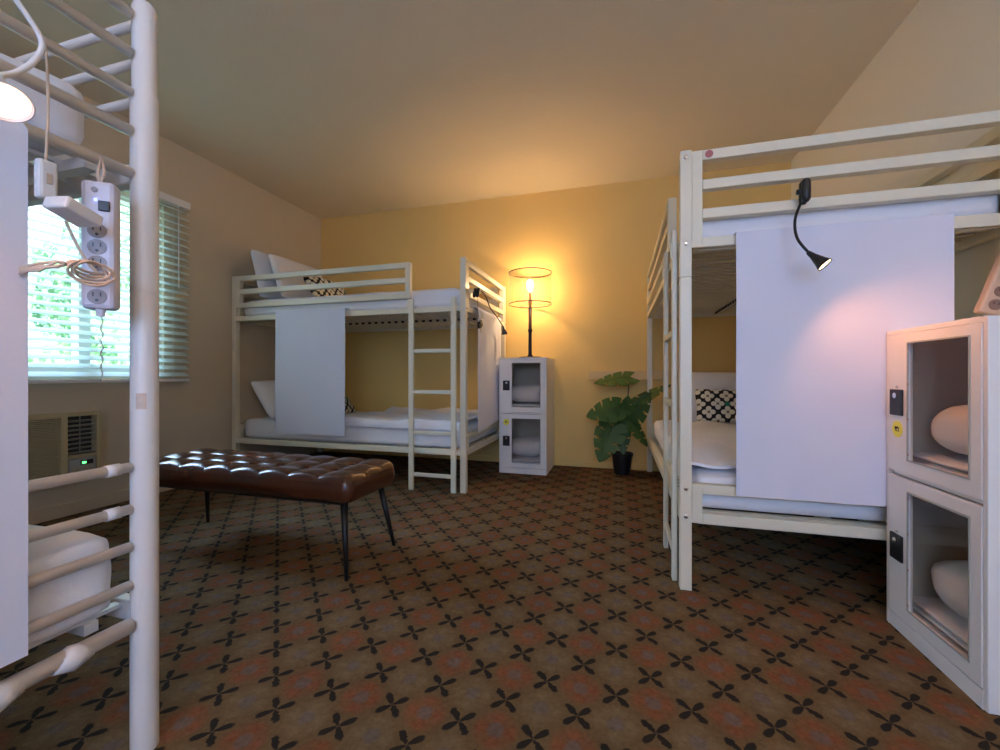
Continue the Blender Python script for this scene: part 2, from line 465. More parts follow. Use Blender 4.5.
# ------------------------------------------------------------------ soft goods
def mattress(label, cx, cy, z0, L, W, h, seed, rum=.006, rz=0, r=.045):
    k = MB(); nx, ny, nz = 44, 26, 4; hx, hy = L/2, W/2
    bmesh.ops.create_cube(k.bm, size=1)
    bmesh.ops.subdivide_edges(k.bm, edges=k.bm.edges[:], cuts=28, use_grid_fill=True)
    for v in k.bm.verts:
        x, y, z = v.co.x*L, v.co.y*W, (v.co.z+.5)*h
        cx_, cy_ = max(-hx+r, min(hx-r, x)), max(-hy+r, min(hy-r, y)); cz_ = max(r, min(h-r, z))
        dlt = Vector((x-cx_, y-cy_, z-cz_))
        if dlt.length > 1e-6:
            m = max(abs(dlt.x), abs(dlt.y), abs(dlt.z)); dlt = dlt.normalized()*m
        p = Vector((cx_, cy_, cz_)) + dlt
        n1 = noise.noise(Vector((p.x*4+seed, p.y*9, p.z*5)))*rum + noise.noise(Vector((p.x*14, p.y*20+seed, p.z*16)))*rum*.5
        if p.z > h*.5: p.z += n1
        p += Vector((n1 if abs(v.co.x) > .49 else 0, n1 if abs(v.co.y) > .49 else 0, 0))*.7
        v.co = p
    o = k.build('mattress', FAB, smooth=True); o.location = (cx, cy, z0); o.rotation_euler = (0, 0, rz)
    tag(o, label, 'mattress'); return o
ML, MW = 1.945, .945
mattress('white sheeted mattress on the upper deck of the far left bunk', LBX, LBY, 1.289, ML, MW, .150, 1)
mattress('white sheeted mattress on the lower deck of the far left bunk', LBX, LBY, .289, ML, MW, .160, 2)
mattress('white sheeted mattress on the upper deck of the right wall bunk', RBX, RBY, 1.326, ML, MW, .135, 3, rz=PI/2)
mattress('white sheeted mattress on the lower deck of the right wall bunk', RBX, RBY, .289, ML, MW, .146, 4, .010, rz=PI/2)

def duvet(label, cx, cy, z0, L, W, drop, seed, fn=None):
    k = MB(); hx, hy = L/2, W/2
    def f(u, v):
        x = (u-.5)*L; s = (v-.5)*(W+2*drop)
        y = max(-hy, min(hy, s)); over = abs(s)-hy
        z = 0
        if over > 0: z = -over; y += math.copysign(.006, s)
        n = .014*noise.noise(Vector((x*3.2+seed, s*6, 0))) + .006*noise.noise(Vector((x*9+s*7, s*14+seed, 1)))
        # long diagonal folds
        n += .009*math.sin((x*9+s*16)+3*noise.noise(Vector((x*2, s*2, seed))))
        return (x, y+(n*.4 if over > 0 else 0), z+n+.012 if over <= 0 else z+.012)
    k.grid(f, 90, 80)
    o = k.build('duvet', FAB, smooth=True, solid=.012, offset=1); o.location = (cx, cy, z0)
    tag(o, label, 'duvet'); return o
duvet('rumpled white duvet spread on the lower far left bunk beside the ladder', -1.60, LBY, .466, 1.05, .965, .05, 3)
dv = duvet('rumpled white duvet spread on the lower right wall bunk', RBX, 2.56, .450, 1.52, .965, .05, 8); dv.rotation_euler = (0, 0, PI/2)

def pillow(name, label, cat, m, loc, rot, w, h, t, seed=0, group=None, wr=.006):
    k = MB()
    def surf(sgn):
        def f(u, v):
            a, b = 2*u-1, 2*v-1
            ex = (1-abs(a)**3.2); ey = (1-abs(b)**3.2)
            z = sgn*t/2*max(0, ex*ey)**.52
            pin = 1-.07*(1-abs(b)**2)*0 
            x = a*w/2*(1-.035*(1-b*b)*abs(a)-.035*abs(b)**10); y = b*h/2*(1-.035*(1-a*a)*abs(b)-.045*abs(a)**10)
            z += wr*noise.noise(Vector((a*3+seed, b*3, sgn)))*(ex*ey)
            z += wr*.8*noise.noise(Vector((a*9+seed, b*7, sgn)))*(ex*ey)
            return (x, y, z)
        return f
    k.grid(surf(1), 28, 22); k.grid(surf(-1), 28, 22)
    bmesh.ops.remove_doubles(k.bm, verts=k.bm.verts, dist=1e-4)
    o = k.build(name, m, smooth=True); o.location = loc; o.rotation_euler = rot
    tag(o, label, cat, group); return o
# local x = width, local y = height, local z = thickness.  Facing +X, leaning back by a:
def lean_x(a): return Matrix(((0, -math.sin(a), math.cos(a)), (1, 0, 0), (0, math.cos(a), math.sin(a)))).to_euler()
# facing -Y (towards the camera), leaning back by a
def lean_y(a): return Matrix(((1, 0, 0), (0, math.sin(a), -math.cos(a)), (0, math.cos(a), math.sin(a)))).to_euler()
def place_x(name, label, cat, m, xb, y, zb, w, h, t, a, seed):
    pillow(name, label, cat, m, (xb - h/2*math.sin(a) , y, zb + h/2*math.cos(a)), lean_x(a), w, h, t, seed)
def place_y(name, label, cat, m, x, yb, zb, w, h, t, a, seed):
    pillow(name, label, cat, m, (x, yb + h/2*math.sin(a), zb + h/2*math.cos(a)), lean_y(a), w, h, t, seed)
place_x('pillow', 'white pillow on the upper far left bunk, rearmost against the left wall', 'pillow', FAB, -2.80, 3.02, 1.445, .64, .42, .10, R(14), 1)
place_x('pillow', 'white pillow on the upper far left bunk, in front of another pillow', 'pillow', FAB, -2.62, 3.05, 1.445, .62, .405, .12, R(22), 2)
place_x('cushion', 'black and white patterned cushion on the upper far left bunk', 'cushion', PRINT, -2.40, 3.12, 1.455, .52, .25, .10, R(34), 3)
place_x('pillow', 'white pillow propped on the lower far left bunk, partly behind the hanging cloth', 'pillow', FAB, -2.70, 3.04, .455, .64, .385, .14, R(36), 4)
place_x('cushion', 'black and white patterned cushion on the lower far left bunk, peeking past the cloth', 'cushion', PRINT, -2.42, 3.20, .46, .52, .26, .11, R(40), 5)
place_y('pillow', 'white pillow upright at the wall end of the lower right bunk', 'pillow', FAB, .80, 3.52, .440, .60, .42, .13, R(17), 6)
place_y('cushion', 'black and white patterned cushion leaning on the pillow of the lower right bunk', 'cushion', PRINT, .80, 3.33, .470, .53, .26, .10, R(22), 7)
place_y('pillow', 'white pillow upright at the wall end of the upper right bunk', 'pillow', FAB, .80, 3.54, 1.47, .60, .40, .13, R(14), 8)

def cloth(label, axis, at, a0, a1, zt, zb, seed, skew=0, amp=.004, over=.05, sgn=-1, zb2=None):
    """cloth hanging down in front of a rail: axis 'y' lies in plane Y=at, spanning X a0..a1"""
    k = MB(); zb2 = zb if zb2 is None else zb2
    Ltot = over + .05 + (zt-zb)
    def f(u, v):
        a = a0 + (a1-a0)*u; zz = zb + (zb2-zb)*u
        s = v*(.02+over+(zt-zz))
        if s < over: off = .045*(1-s/over)+.006; z = zt+.001
        else: off = 0; z = zt-(s-over-.0)
        if z < zz: z = zz
        q = max(0, min(1, (zt-z)/.25))
        off2 = amp*q*(noise.noise(Vector((a*5+seed, z*2.2, 0)))*1.4+.5*math.sin(a*22+seed+z*1.5))
        d = -off + .008 + abs(off2)*.6 + off2*.4 if s >= over else -off
        d = d if s >= over else d
        a += skew*(zt-z)
        if axis == 'y': return (a, at+sgn*d, z)
        return (at+sgn*d, a, z)
    k.grid(f, 36, 60)
    o = k.build('privacy_cloth', SHEET, smooth=True, solid=.004, offset=0)
    tag(o, label, 'cloth'); return o
cloth('pale blue white privacy cloth hanging on the front of the far left bunk', 'y', 2.672, -2.600, -1.965, 1.312, .36, 1, skew=.0)
cloth('white privacy cloth hanging at the end of the far left bunk beside the lamp locker', 'x', -1.005, 2.884, 3.483, 1.312, .39, 2, zb2=.44, sgn=1)
cloth('wide white privacy cloth with lamp glow on the end of the right wall bunk', 'y', 1.703, .405, 1.032, 1.334, .377, 3, amp=.005)

# ------------------------------------------------------------------ near left bunk (round tubes)
nb = thing('bunk_bed', 'round tube white bunk bed cut off by the left edge, nearest the camera', 'bunk bed', (-2.03, .14, 0))
hx, hy = 1.03, .525
def ppost(x, y):
    k = MB()
    k.tube([(x, y, 0), (x, y, .994)], .0248, 20); k.tube([(x, y, .9935), (x, y, .9965)], .0235, 20); k.tube([(x, y, .996), (x, y, 1.425)], .0248, 20)
    k.tube([(x, y, 1.424), (x, y, 1.612), (x, y, 1.622), (x, y, 1.626)], [.0222, .0222, .019, .010], 20)
    return k.build('post', WM2, nb, smooth=True, es=True)
pf = ppost(hx, hy-.002)
for sx, sy in ((1, -1), (-1, 1), (-1, -1)): ppost(sx*hx, sy*(hy-.002))
k = MB()
a0, a1 = -PI*.35, PI*.05
for z0, z1 in ((.742, .776),): k.grid(lambda u, v: (hx+.0251*math.cos(-1.20+u*.75), hy-.002+.0251*math.sin(-1.20+u*.75), z0+(z1-z0)*v), 8, 4)
k.build('worn_tape', TAN, pf, smooth=True)
for sx in (-1, 1):
    k = MB()
    for z in (.619, .53, .45, .368): k.tube([(sx*hx, -hy+.03, z), (sx*hx, hy-.03, z)], .0105, 12)
    for z in (.619, .53): # wider collars at the post
        k.tube([(sx*hx, hy-.075, z), (sx*hx, hy-.05, z)], .0125, 12)
    k.build('lower_end_bars', WM2, nb, smooth=True)
    k = MB(); k.tube([(sx*hx, -hy+.03, .283), (sx*hx, hy-.03, .283)], .016, 14)
    k.tube([(sx*hx, hy-.16, .279), (sx*hx, hy-.13, .278), (sx*hx, hy-.10, .279)], [.014, .024, .016], 14)
    k.tube([(sx*hx, hy-.30, .279), (sx*hx, hy-.23, .276), (sx*hx, hy-.20, .279)], [.014, .025, .016], 14)
    k.build('lower_end_rail', WM2, nb, smooth=True)
    k = MB()
    for z in (1.584, 1.501, 1.416): k.tube([(sx*hx, -hy+.03, z), (sx*hx, hy-.03, z)], .0105, 12)
    k.build('end_guard', WM2, nb, smooth=True)
    k = MB()
    for z in (1.334, 1.245): k.tube([(sx*hx, -hy+.03, z), (sx*hx, hy-.03, z)], .0115, 12)
    k.build('upper_end_rail', WM2, nb, smooth=True)
for sy in (-1, 1):
    for z in (.30, 1.255):
        MB().box(-hx+.03, hx-.03, sy*hy-.014, sy*hy+.012, z-.022, z+.022).build('side_rail', WM2, nb, bevel=.004)
    k = MB()
    for z in (1.59, 1.505, 1.42): k.tube([(-hx+.03, sy*hy, z), (hx-.03, sy*hy, z)], .0095, 12)
    k.build('guard_rail', WM2, nb, smooth=True)
for zt in (.312, 1.262):
    k = MB(); n = 26
    for i in range(n):
        x = -.97+1.94*i/(n-1); k.box(x-.011, x+.011, -hy+.012, hy-.014, zt-.004, zt+.004)
    for y in (-.45, -.2, .2, .45): k.box(-.99, .99, y-.012, y+.012, zt-.026, zt-.004)
    k.build('slat_deck', WM2, nb)
mattress('white sheeted mattress on the lower deck of the nearest left bunk', -2.010, .150, .322, 1.985, .94, .165, 11, .008, r=.022)
mattress('white sheeted mattress on the upper deck of the nearest left bunk', -2.03, .14, 1.268, 1.95, .93, .145, 12, .008)
cloth('blue white privacy cloth at the left edge, on the nearest bunk', 'x', -.985, -.30, .464, 1.250, .335, 5, amp=.0012, sgn=1, zb2=.335)

# ------------------------------------------------------------------ reading lamps
def clip_lamp(label, clamp, path, head_dir, head_r, head_l, m, led=None, clampdir=(0, 0, 1), spot=None, clamp_sz=1.0, cable=None, side=(1, 0, 0)):
    t = thing('clip_lamp', label, 'lamp', clamp)
    O = Vector(clamp)
    k = MB(); up = Vector(clampdir).normalized(); s_ = clamp_sz
    for off in (-.011, .011):
        o_ = Vector(side).cross(up).normalized()*off
        k.tube([o_ - up*.040*s_, o_ - up*.032*s_, o_, o_ + up*.032*s_, o_ + up*.040*s_], [.007*s_, .013*s_, .014*s_, .013*s_, .007*s_], 14)
    k.tube([Vector(side)*-.024*s_, Vector(side)*.0], .009*s_, 12)
    k.build('clamp', m, t, smooth=True)
    pts = [Vector(p)-O for p in path]
    # Catmull-Rom
    P = [pts[0]] + pts + [pts[-1]]; out = []
    for i in range(1, len(P)-2):
        for q in range(8):
            u = q/8; p0, p1, p2, p3 = P[i-1], P[i], P[i+1], P[i+2]
            out.append(.5*((2*p1)+(p2-p0)*u+(2*p0-5*p1+4*p2-p3)*u*u+(3*p1-p0-3*p2+p3)*u**3))
    out.append(pts[-1])
    MB().tube(out, .0045, 10).build('gooseneck', m, t, smooth=True)
    e = pts[-1]; hd = Vector(head_dir).normalized()
    hobj = MB().tube([e - hd*.004, e + hd*head_l*.25, e + hd*head_l*.7, e + hd*head_l], [.006, .009, head_r*.72, head_r], 24, cap=False)
    hobj = hobj.build('lamp_head', m, t, smooth=True, solid=.0015)
    q = hd.to_track_quat('Z', 'Y').to_matrix().to_4x4()
    if led:
        MB().lathe([(.0005, 0), (head_r*.92, 0), (head_r*.92, .002), (.0005, .002)], n=24,
                   M=Matrix.Translation(e+hd*(head_l-.006)) @ q).build('light_disc', led, hobj)
    if spot:
        ld = bpy.data.lights.new('reading_spot', 'SPOT'); ld.energy = spot; ld.color = (1, .36, .13)
        ld.spot_size = R(150); ld.spot_blend = .7; ld.shadow_soft_size = .015
        lo = bpy.data.objects.new('reading_spot', ld); COL.objects.link(lo)
        lo.location = O + e + hd*(head_l+.004); lo.rotation_euler = (-hd).to_track_quat('Z', 'Y').to_euler(); 
    return t
# right bunk lamp
clip_lamp('black gooseneck clip lamp glowing on the right bunk guard rail', (.612, 1.675, 1.448),
          [(.594, 1.655, 1.405), (.564, 1.62, 1.335), (.560, 1.59, 1.265), (.584, 1.565, 1.207)],
          (.55, -.30, -.70), .023, .062, BLK, LED, spot=3.2, side=(1, 0, 0))
# far left bunk lamp
clip_lamp('black gooseneck clip lamp, unlit, at the ladder end of the far left bunk', (-.990, 2.83, 1.405),
          [(-.985, 2.86, 1.43), (-.960, 2.93, 1.41), (-.955, 3.05, 1.33), (-.95, 3.22, 1.28), (-.94, 3.36, 1.22)],
          (.10, .35, -.9), .026, .065, BLK, None, clampdir=(0, .5, .86), side=(0, 1, 0))
# nearest bunk lamp
clip_lamp('white gooseneck clip lamp with bright disc at the top left edge', (-.972, .33, 1.50),
          [(-.955, .345, 1.50), (-.93, .39, 1.455), (-.93, .4285, 1.416), (-.93, .459, 1.375), (-.93, .4507, 1.336), (-.93, .4297, 1.301), (-.915, .405, 1.275), (-.892, .392, 1.256)],
          (.40, -.10, -.62), .031, .052, WM2, LED2, spot=1.6, clampdir=(0, 0, 1), side=(0, 1, 0))

def wire(name, pts, r, m, label=None, cat='cord', parent=None, n=8, smooth_n=8):
    pts = [Vector(p) for p in pts]; P = [pts[0]]+pts+[pts[-1]]; out = []
    for i in range(1, len(P)-2):
        for q in range(smooth_n):
            u = q/smooth_n; p0, p1, p2, p3 = P[i-1], P[i], P[i+1], P[i+2]
            out.append(.5*((2*p1)+(p2-p0)*u+(2*p0-5*p1+4*p2-p3)*u*u+(3*p1-p0-3*p2+p3)*u**3))
    out.append(pts[-1])
    o = MB().tube(out, r, n).build(name, m, parent, smooth=True)
    if label: tag(o, label, cat)
    return o
# adapter and leads on the far left bunk end
ad = thing('hanging_adapter', 'black plug adapter dangling under the clip lamp of the far left bunk', 'adapter', (-.975, 2.865, 1.185))
MB().box(-.012, .014, -.024, .026, -.024, .022, Matrix.Rotation(.5, 4, 'X')).build('body', BLK, ad, bevel=.005)
MB().box(-.008, .010, -.042, -.012, -.030, .002, Matrix.Rotation(.2, 4, 'X')).build('plug', BLK, ad, bevel=.004)
wire('lead', [(0, 0, .01), (.004, .02, .06), (.002, .05, .09), (.0, .06, .06), (.0, .03, .03), (0, .01, -.02), (.0, .03, -.06)], .003, WM, parent=ad)
wire('power_lead', [(-.985, 2.84, 1.36), (-.985, 2.85, 1.28), (-.98, 2.862, 1.215)], .0018, BLK, 'thin black lead from the far clip lamp to its adapter', 'cord')

# ------------------------------------------------------------------ power strip on nearest bunk
ps = thing('power_strip', 'white power strip hanging beside the nearest bunk post in front of the blind', 'power strip', (-.97, .565, 1.065), R(-50))
k = MB(); k.box(-.020, .014, -.026, .026, -.123, .123); k.build('housing', STRIPM, ps, bevel=.008)
def outlet(parent, z, m=DISC, x=.014, y=0, hole=BLK, r=.0145, name='outlet'):
    M = Matrix.Translation((x, y, z)) @ Matrix.Rotation(PI/2, 4, 'Y')
    o = MB().lathe([(.0005, 0), (r, 0), (r, .0015), (.0005, .0015)], n=24, M=M).build(name, m, parent)
    k = MB(); k.box(x+.0016, x+.0022, y-.0065, y-.0045, z+.000, z+.008); k.box(x+.0016, x+.0022, y+.0045, y+.0065, z+.000, z+.008)
    k.tube([(x+.0014, y, z-.007), (x+.0023, y, z-.007)], .0026, 10)
    k.build('slot', hole, o); return o
for z in (-.100, -.068, -.036, -.005, .026): outlet(ps, z)
MB().box(.014, .018, .002, .020, .064, .084).build('switch', BLK, ps, bevel=.002)
MB().box(.014, .0165, -.004, .000, .082, .087).build('indicator', BLED, ps)
MB().lathe([(.0005, 0), (.005, 0), (.005, .002), (.0005, .002)], n=16, M=Matrix.Translation((.014, -.004, .104)) @ Matrix.Rotation(PI/2, 4, 'Y')).build('reset_button', DISC, ps)
MB().tube([(0, 0, -.121), (0, 0, -.136)], [.008, .006], 10).build('cord_relief', STRIPM, ps)
MB().tube([(0, .0, .121), (-.004, .004, .145), (-.006, 0, .178), (-.004, -.006, .145), (0, -.002, .121)], .003, 8).build('hanging_strap', TAN, ps)
ad2 = thing('hanging_adapter', 'white flat plug adapter sticking out of the hanging power strip', 'adapter', (-.930, .512, 1.098), R(12))
MB().box(-.022, .024, -.044, .018, -.010, .012, Matrix.Rotation(-.25, 4, 'X')).build('body', WM2, ad2, bevel=.004)
isw = thing('inline_switch', 'white inline cord switch hanging left of the power strip', 'switch', (-.955, .477, 1.152))
MB().box(-.009, .009, -.013, .013, -.034, .034).build('body', WM2, isw, bevel=.005)
MB().box(.009, .0105, -.004, .004, -.008, .010).build('rocker', STRIPT, isw, bevel=.001)
wire('lamp_cord', [(-.945, .470, 1.385), (-.945, .474, 1.34), (-.952, .478, 1.26), (-.955, .477, 1.185)], .0022, CABLE, 'thin pale cord running down to the inline switch')
wire('cord', [(.042, -.034, .030), (.038, -.018, -.015), (.030, -.004, -.045), (.026, .006, -.058)], .0026, CABLE, parent=ps)
# bundled cable coil
k = MB()
for i in range(5):
    pts = []
    ph = i*.9
    for q in range(26):
        a = 2*PI*q/26
        pts.append((-.915+.006*math.sin(a*2+ph)+.003*i*.5, .516+(.030+.004*math.sin(ph*3))*math.cos(a), 1.008-.003*i+(.009+.003*i)*math.sin(a)))
    k.tube(pts, .0024, 6, closed=True)
o = k.build('cable_coil', CABLE, smooth=True); tag(o, 'bundled loops of pale cable tied across the hanging power strip', 'cable')
k = MB()
for i in range(4):
    k.tube([(-.918, .488+.003*i, 1.008+.004*math.sin(i)), (-.925, .476, 1.003+.006*math.cos(i*2)), (-.945, .464, .998+.004*i-.006), (-.972, .452, .990+.006*math.sin(i*2.5))], .0026, 6)
k.build('cable_tail', CABLE, o, smooth=True)
# ------------------------------------------------------------------ power strip on right bunk
pr = thing('power_strip', 'tan power strip tilted behind the top of the right hand locker', 'power strip', (1.145, 1.645, 1.163))
Mx = Matrix.Rotation(R(19), 4, 'Y')
o = MB().box(-.036, .036, -.015, .015, -.175, .17, Mx).build('housing', STRIPT, pr, bevel=.006)
for i in range(6):
    z = -.145+i*.042
    M = Mx @ Matrix.Translation((-.006, -.015, z)) @ Matrix.Rotation(PI/2, 4, 'X')
    d_ = MB().lathe([(.0005, 0), (.0165, 0), (.0165, .002), (.0005, .002)], n=24, M=M).build('outlet', DISCT, pr)
    k = MB(); 
    for dx in (-.006, .006): k.box(-.006+dx-.001, -.006+dx+.001, -.0178, -.0168, z, z+.008, Mx)
    k.build('slot', BLK, d_)
MB().box(-.016, .010, -.020, -.015, .115, .14, Mx).build('switch', BLK, pr, bevel=.001)

# ------------------------------------------------------------------ lockers
def locker(label, loc, rz, content, stickers):
    """front faces local -y, width along x 0..w"""
    w, dp, h = .40, .405, .958
    t = thing('locker', label, 'locker', loc, rz)
    k = MB(); s_ = .014
    k.box(0, s_, -.006, dp, 0, h); k.box(w-s_, w, -.006, dp, 0, h); k.box(s_, w-s_, -.006, dp, h-s_, h); k.box(s_, w-s_, dp-s_, dp, 0, h-s_)
    k.box(s_, w-s_, .006, dp-s_, .494, .506); k.box(s_, w-s_, -.006, dp-s_, 0, .045)
    k.build('body', LOCK, t, bevel=.002)
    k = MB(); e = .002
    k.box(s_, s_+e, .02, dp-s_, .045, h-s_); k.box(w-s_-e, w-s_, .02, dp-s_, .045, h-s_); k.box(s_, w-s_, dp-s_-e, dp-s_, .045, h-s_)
    k.build('shade_lining', LOCKIN, t)  # added thin skin whose darker colour carries the shade inside the locker
    for i, (z0, z1, wz0, wz1, lz) in enumerate(((.049, .492, .088, .456, .268), (.508, .943, .550, .916, .728))):
        k = MB(); a0, a1, b0, b1 = s_+.002, w-s_-.002, .109, .350
        k.box(a0, b0, -.008, .006, z0, z1); k.box(b1, a1, -.008, .006, z0, z1)
        k.box(b0, b1, -.008, .006, z0, wz0); k.box(b0, b1, -.008, .006, wz1, z1)
        dr = k.build('door', LOCK, t, bevel=.0015)
        MB().box(b0, b1, .000, .003, wz0, wz1).build('pane', GLS2, dr)
        k = MB(); k.box(b0, b0+.004, -.010, -.007, wz0, wz1); k.box(b1-.004, b1, -.010, -.007, wz0, wz1)
        k.box(b0+.004, b1-.004, -.010, -.007, wz0, wz0+.004); k.box(b0+.004, b1-.004, -.010, -.007, wz1-.004, wz1)
        k.build('pane_bead', PNL, dr)
        for q in range(4):
            zz = wz0+.02+q*(wz1-wz0-.04)/3
            MB().lathe([(.0004, 0), (.003, 0), (.003, .0015), (.0004, .0015)], n=10, M=Matrix.Translation((b0+.006, -.009, zz)) @ Matrix.Rotation(PI/2, 4, 'X')).build('screw', BRS, dr)
        la = MB().box(.034, .092, -.015, -.008, lz-.041, lz+.041).build('latch', BLK, dr, bevel=.002)
        MB().lathe([(.0005, 0), (.009, 0), (.009, .004), (.0005, .005)], n=20, M=Matrix.Translation((.066, -.015, lz+.022)) @ Matrix.Rotation(PI/2, 4, 'X')).build('lock_cylinder', CHR, la)
        MB().tube([(.063, -.012, lz+.049), (.063, -.0075, lz+.049)], .0035, 10).build('rivet', CHR, dr)
        if stickers[i] is not None:
            sz = stickers[i]
            st = MB().lathe([(.0005, 0), (.026, 0), (.026, .0008), (.0005, .0008)], n=32, M=Matrix.Translation((.062, -.008, sz)) @ Matrix.Rotation(PI/2, 4, 'X')).build('sticker', YEL, dr)
            st['label'] = 'round yellow sticker'
            k = MB()
            for (x0, x1, q0, q1) in ((-.011, -.007, -.002, .008), (-.006, -.002, -.002, .008), (-.001, .004, .002, .008), (.005, .009, -.001, .006), (-.010, .010, -.007, -.004)):
                k.box(.062+x0, .062+x1, -.0095, -.0088, sz+q0, sz+q1)
            k.build('sticker_print', GAP, st)
    return t
locker('white two door locker with glass windows carrying the table lamp', (-.973, 3.363, 0), 0, None, (.424, None))
locker('white two door locker with glass windows at the right edge of the room', (.857, 1.69, 0), -PI/2, None, (None, .643))
def folded(name, label, loc, w, d, h, seed, cat='towel', rz=0):
    k = MB(); n = 3
    for i in range(n):
        z0 = i*h/n; hh_ = h/n*.96
        def f(u, v, z0=z0, hh_=hh_, i=i):
            a = 2*PI*v; cx = math.cos(a); sz = math.sin(a)
            yy = math.copysign(abs(cx)**.35, cx)*d/2; zz = z0+hh_/2+math.copysign(abs(sz)**.7, sz)*hh_/2
            x = (u-.5)*w
            return (x, yy+.004*noise.noise(Vector((x*8, a, seed+i))), zz+.003*noise.noise(Vector((x*9+seed, yy*9, i))))
        k.grid(f, 14, 28)
        for xx in (-.5, .5):
            pass
    o = k.build(name, FAB, smooth=True); o.location = loc; o.rotation_euler = (0, 0, rz)
    tag(o, label, cat); return o
def in_locker(wx, wy, rz, zs, which):
    # rolled bedding: fat pillow on folded sheet
    for z, nm in zip(zs, ('lower', 'upper')):
        c = Vector((wx, wy, 0))
        folded('folded_sheet', f'white folded sheet, {nm} compartment of {which}', (wx, wy, z+.006), .34, .32, .055, 3, 'sheet', rz)
        hgt = .155
        k = MB(); bmesh.ops.create_uvsphere(k.bm, u_segments=32, v_segments=18, radius=1)
        for v in k.bm.verts:
            p = v.co; q = Vector([math.copysign(abs(c_)**.72, c_) for c_ in p])
            n_ = 1+.05*noise.noise(p*2.2+Vector((z*9, wx, 0)))
            v.co = Vector((q.x*.165, q.y*.150, q.z*hgt/2))*n_
        o = k.build('rolled_pillow', FAB, smooth=True); o.location = (wx, wy, z+.070+hgt/2); o.rotation_euler = (0, 0, rz)
        tag(o, f'plump white pillow, {nm} compartment of {which}', 'pillow')
in_locker(-.773, 3.575, 0, (.046, .507), 'the far locker under the table lamp')
in_locker(1.050, 1.49, -PI/2, (.046, .507), 'the locker at the right edge')

# ------------------------------------------------------------------ table lamp
tl = thing('table_lamp', 'lit table lamp with dark turned column and see-through wire mesh drum shade', 'lamp', (-.752, 3.56, .959))
MB().lathe([(.001, 0), (.098, 0), (.100, .006), (.094, .012), (.03, .017), (.001, .017)], n=40).build('base', BRZ, tl, smooth=False)
MB().lathe([(.001, .015), (.022, .017), (.024, .026), (.016, .034), (.0155, .060), (.0145, .23), (.019, .236), (.021, .243), (.019, .25), (.0145, .256), (.0155, .44), (.001, .44)], n=28).build('column', BRZ, tl, smooth=True)
MB().lathe([(.001, .438), (.013, .44), (.013, .46), (.017, .475), (.019, .50), (.012, .525), (.013, .56), (.015, .575), (.001, .575)], n=24).build('socket', BRS, tl, smooth=True)
MB().lathe([(.001, .572), (.012, .574), (.014, .59), (.026, .615), (.030, .64), (.026, .665), (.014, .68), (.001, .684)], n=24).build('bulb', BULB, tl, smooth=True)
sh = MB(); sr = .184
sh.grid(lambda u, v: (sr*math.cos(2*PI*u), sr*math.sin(2*PI*u), .470+.272*v), 64, 1)
sh = sh.build('shade', MESH, tl, smooth=True)
for z in (.470, .742):
    MB().tube([(sr*math.cos(2*PI*q/48), sr*math.sin(2*PI*q/48), z) for q in range(48)], .0042, 8, closed=True).build('shade_ring', BRZ, sh, smooth=True)
k = MB()
for a in (.3, .3+2*PI/3, .3+4*PI/3): k.tube([(.014*math.cos(a), .014*math.sin(a), .475), (sr*math.cos(a), sr*math.sin(a), .470)], .0020, 6)
k.build('shade_spider', BRZ, sh)
ld = bpy.data.lights.new('lamp_bulb_light', 'POINT'); ld.energy = 15.5; ld.color = (1, .66, .34); ld.shadow_soft_size = .03
lo = bpy.data.objects.new('lamp_bulb_light', ld); COL.objects.link(lo); lo.location = (-.752, 3.56, .959+.63)

# ------------------------------------------------------------------ bench
bn = thing('bench', 'brown tufted leather bench on slim black splayed legs', 'bench', (-1.630, 1.60, 0))
k = MB(); bw, bd = .600, .185; z0, z1 = .300, .412
NC, NR = 8, 3
def tuft(u, v):
    x = (u-.5)*2*bw; y = (v-.5)*2*bd
    c = abs(math.sin(PI*u*NC)); r = abs(math.sin(PI*v*NR))
    e = min(1, (min(u, 1-u)*2*bw)/.025, (min(v, 1-v)*2*bd)/.025)
    hgt = .013*(c**.5)*(r**.5) + .006*(c*r)
    # deep dimples at the buttons
    du = abs((u*NC+.5) % 1 - .5)/NC*2*bw; dv = abs((v*NR+.5) % 1 - .5)/NR*2*bd
    inner = 0 < round(u*NC) < NC and 0 < round(v*NR) < NR
    if inner: hgt -= .013*math.exp(-(du*du+dv*dv)/(2*.012**2))
    z = z1 - .018 + hgt + .006
    # round the corners in plan
    ox, oy = max(0, abs(x)-(bw-.035)), max(0, abs(y)-(bd-.035))
    if ox > 0 and oy > 0:
        m_ = max(ox, oy); l_ = math.hypot(ox, oy); sc = m_/l_
        x = math.copysign(bw-.035+ox*sc, x); y = math.copysign(bd-.035+oy*sc, y)
    if e < 1: z = (z1-.030) + (z-(z1-.030))*math.sqrt(max(0, 1-(1-e)**2))
    return (x, y, z)
k.grid(tuft, 128, 48)
top_edge = z1-.030
# side walls follow a rounded rectangle and bulge slightly
cr = .035; outline = []
for (cx_, cy_, a0_) in ((bw-cr, -bd+cr, -90), (bw-cr, bd-cr, 0), (-bw+cr, bd-cr, 90), (-bw+cr, -bd+cr, 180)):
    for q in range(9):
        a_ = R(a0_+90*q/8); outline.append((cx_, cy_, math.cos(a_), math.sin(a_)))
rings = []
for q in range(9):
    v = q/8; z = z0+.004+(top_edge-z0-.004)*v; b_ = .005*math.sin(PI*v)-.006*(1-v)**6
    rings.append([k.bm.verts.new((ox+(cr+b_)*nx_, oy+(cr+b_)*ny_, z)) for ox, oy, nx_, ny_ in outline])
for A_, B_ in zip(rings, rings[1:]):
    for q in range(len(A_)): k.bm.faces.new((A_[q], A_[(q+1) % len(A_)], B_[(q+1) % len(A_)], B_[q]))
k.bm.faces.new(rings[0][::-1])
seat = k.build('seat', LEA, bn, smooth=True)
